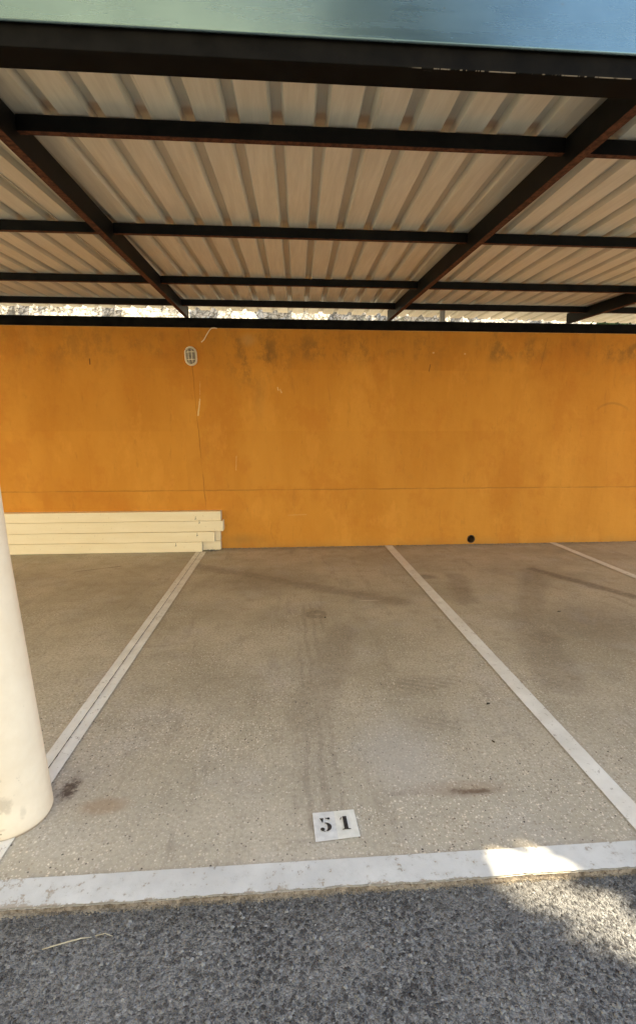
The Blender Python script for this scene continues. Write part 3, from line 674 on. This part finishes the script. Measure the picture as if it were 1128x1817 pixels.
# ------------------------------------------------------------------ out of view: trees added for shade and reflection, houses that face the drive
# the added tree's crown is cut open along the beam to shape the sun patch
P0 = Vector((.84, 1.50, 0)); e1 = Vector((1, 0, 0)); 
patch = [(.63, 1.585), (.58, 1.44), (.66, 1.36), (.79, 1.25), (.91, 1.14), (1.03, 1.06), (1.20, 1.10), (1.24, 1.28), (1.20, 1.39), (1.06, 1.46), (1.0, 1.585)]
def inpoly(x, y, pg):
    c = False
    for i in range(len(pg)):
        x1, y1 = pg[i]; x2, y2 = pg[i-1]
        if (y1 > y) != (y2 > y) and x < (x2-x1)*(y-y1)/(y2-y1)+x1: c = not c
    return c
def skip(P):
    t = (P.z+.01)/SUN.z; g = P-SUN*t; j = 3 if P.z % .5 < .25 else 1; k = .055*abs(noise.noise(P*40))*j; a = (g.x*977+g.y*613+P.z*331) % 6.283; return inpoly(g.x+k*math.cos(a), g.y+k*math.sin(a), patch)
def tree(name, base, crowns, n, size, lab, rnd, sk=None):
    t = empty(name, base); tag(t, lab, 'tree'); b = Vector(base); mb = MB()
    top = Vector(crowns[0][0])-b
    mb.tube([(0, 0, -.2), (.05, .02, 1.0), (top.x*.3, top.y*.3, top.z*.5), (top.x*.8, top.y*.8, top.z*.95)], [.24, .18, .14, .07], 12)
    for c, r_ in crowns:
        c_ = Vector(c)-b
        for k in range(4):
            e = c_+Vector((rnd.uniform(-1, 1)*r_[0]*.6, rnd.uniform(-1, 1)*r_[1]*.6, rnd.uniform(-.3, .7)*r_[2])); pts = [(top.x*.3, top.y*.3, top.z*.5), tuple((e+top*.6)*.5), tuple(e)]
            if sk and any(sk(Vector(q_)+b+(Vector(q2)-Vector(q_))*(f_/8)) for q_, q2 in ((pts[0], pts[1]), (pts[1], pts[2])) for f_ in range(9)): continue
            mb.tube(pts, [.07, .045, .015], 7)
    mb.build('trunk', M['bark'], t, smooth=True)
    mb = MB()
    for c, r_ in crowns: leaf_cloud(mb, tuple(Vector(c)-b), r_, n, size, rnd, (lambda P: sk(P+b)) if sk else None)
    mb.build('crown', M['leaf'], t)
tree('added_shade_tree', (7.6, -.2, -.022), [((6.6, .9, 6.9), (2.3, 1.9, 1.9)), ((5.6, 1.6, 5.4), (1.7, 1.5, 1.2)), ((7.6, .3, 8.2), (2.0, 1.8, 1.5)), ((6.3, -.6, 6.4), (1.8, 1.4, 1.8))], 3800, .16,
     'dense evergreen tree added out of view beside the carport to shade the drive', random.Random(21), skip)  # unseen tree added to block the sun, with a gap for the patch

tree('added_reflection_tree', (2.6, -6.4, ZA), [((2.3, -6.4, 8.2), (1.7, 1.5, 2.4)), ((2.9, -6.8, 6.2), (1.8, 1.6, 1.5))], 2600, .17,
     'tall tree added behind the viewer to darken the reflection in the fascia', random.Random(31))  # unseen tree added so the fascia mirrors something dark
def house(name, loc, rz, W_, Dp, H_, lab, rnd):
    t = empty(name, loc); t.rotation_euler = (0, 0, rz); tag(t, lab, 'building')
    mb = MB(); mb.box(-W_/2, W_/2, -Dp, 0, -.3, H_); mb.build('wall', M['cream'], t)
    mb = MB(); mb.box(-W_/2-.4, W_/2+.4, -Dp-.4, .5, H_, H_+.18); mb.build('roof', M['tile'], t, .02)
    nw = int(W_/2.6)
    for fl in range(int(H_/2.9)):
        for i in range(nw):
            xw = -W_/2+W_*(i+.5)/nw; zw = .95+fl*2.9
            f = MB(); f.box(xw-.6, xw+.6, .002, .06, zw-.06, zw+1.36); f.box(xw-.72, xw+.72, .003, .12, zw-.12, zw-.062); wn = f.build('window', M['white'], t)
            g = MB(); g.box(xw-.52, xw+.52, .0605, .066, zw+.02, zw+1.28); g.build('pane', M['glass'], wn)
            for sx in (-1, 1):
                h_ = MB(); h_.box(xw+sx*.9-.28, xw+sx*.9+.28, .004, .045, zw-.02, zw+1.32); h_.build('shutter', M['shutter'], wn)
house('apartment_building', (-4.2, -9.6, ZA), R(-36), 17, 8, 15.5, 'cream apartment building with green shutters behind the viewer', random.Random(2))
house('apartment_building', (-13.5, .5, ZA), R(-90), 13, 7, 8.9, 'cream apartment building added left of the drive for its warm bounce light', random.Random(3))  # unseen block added to bounce warm sunlight
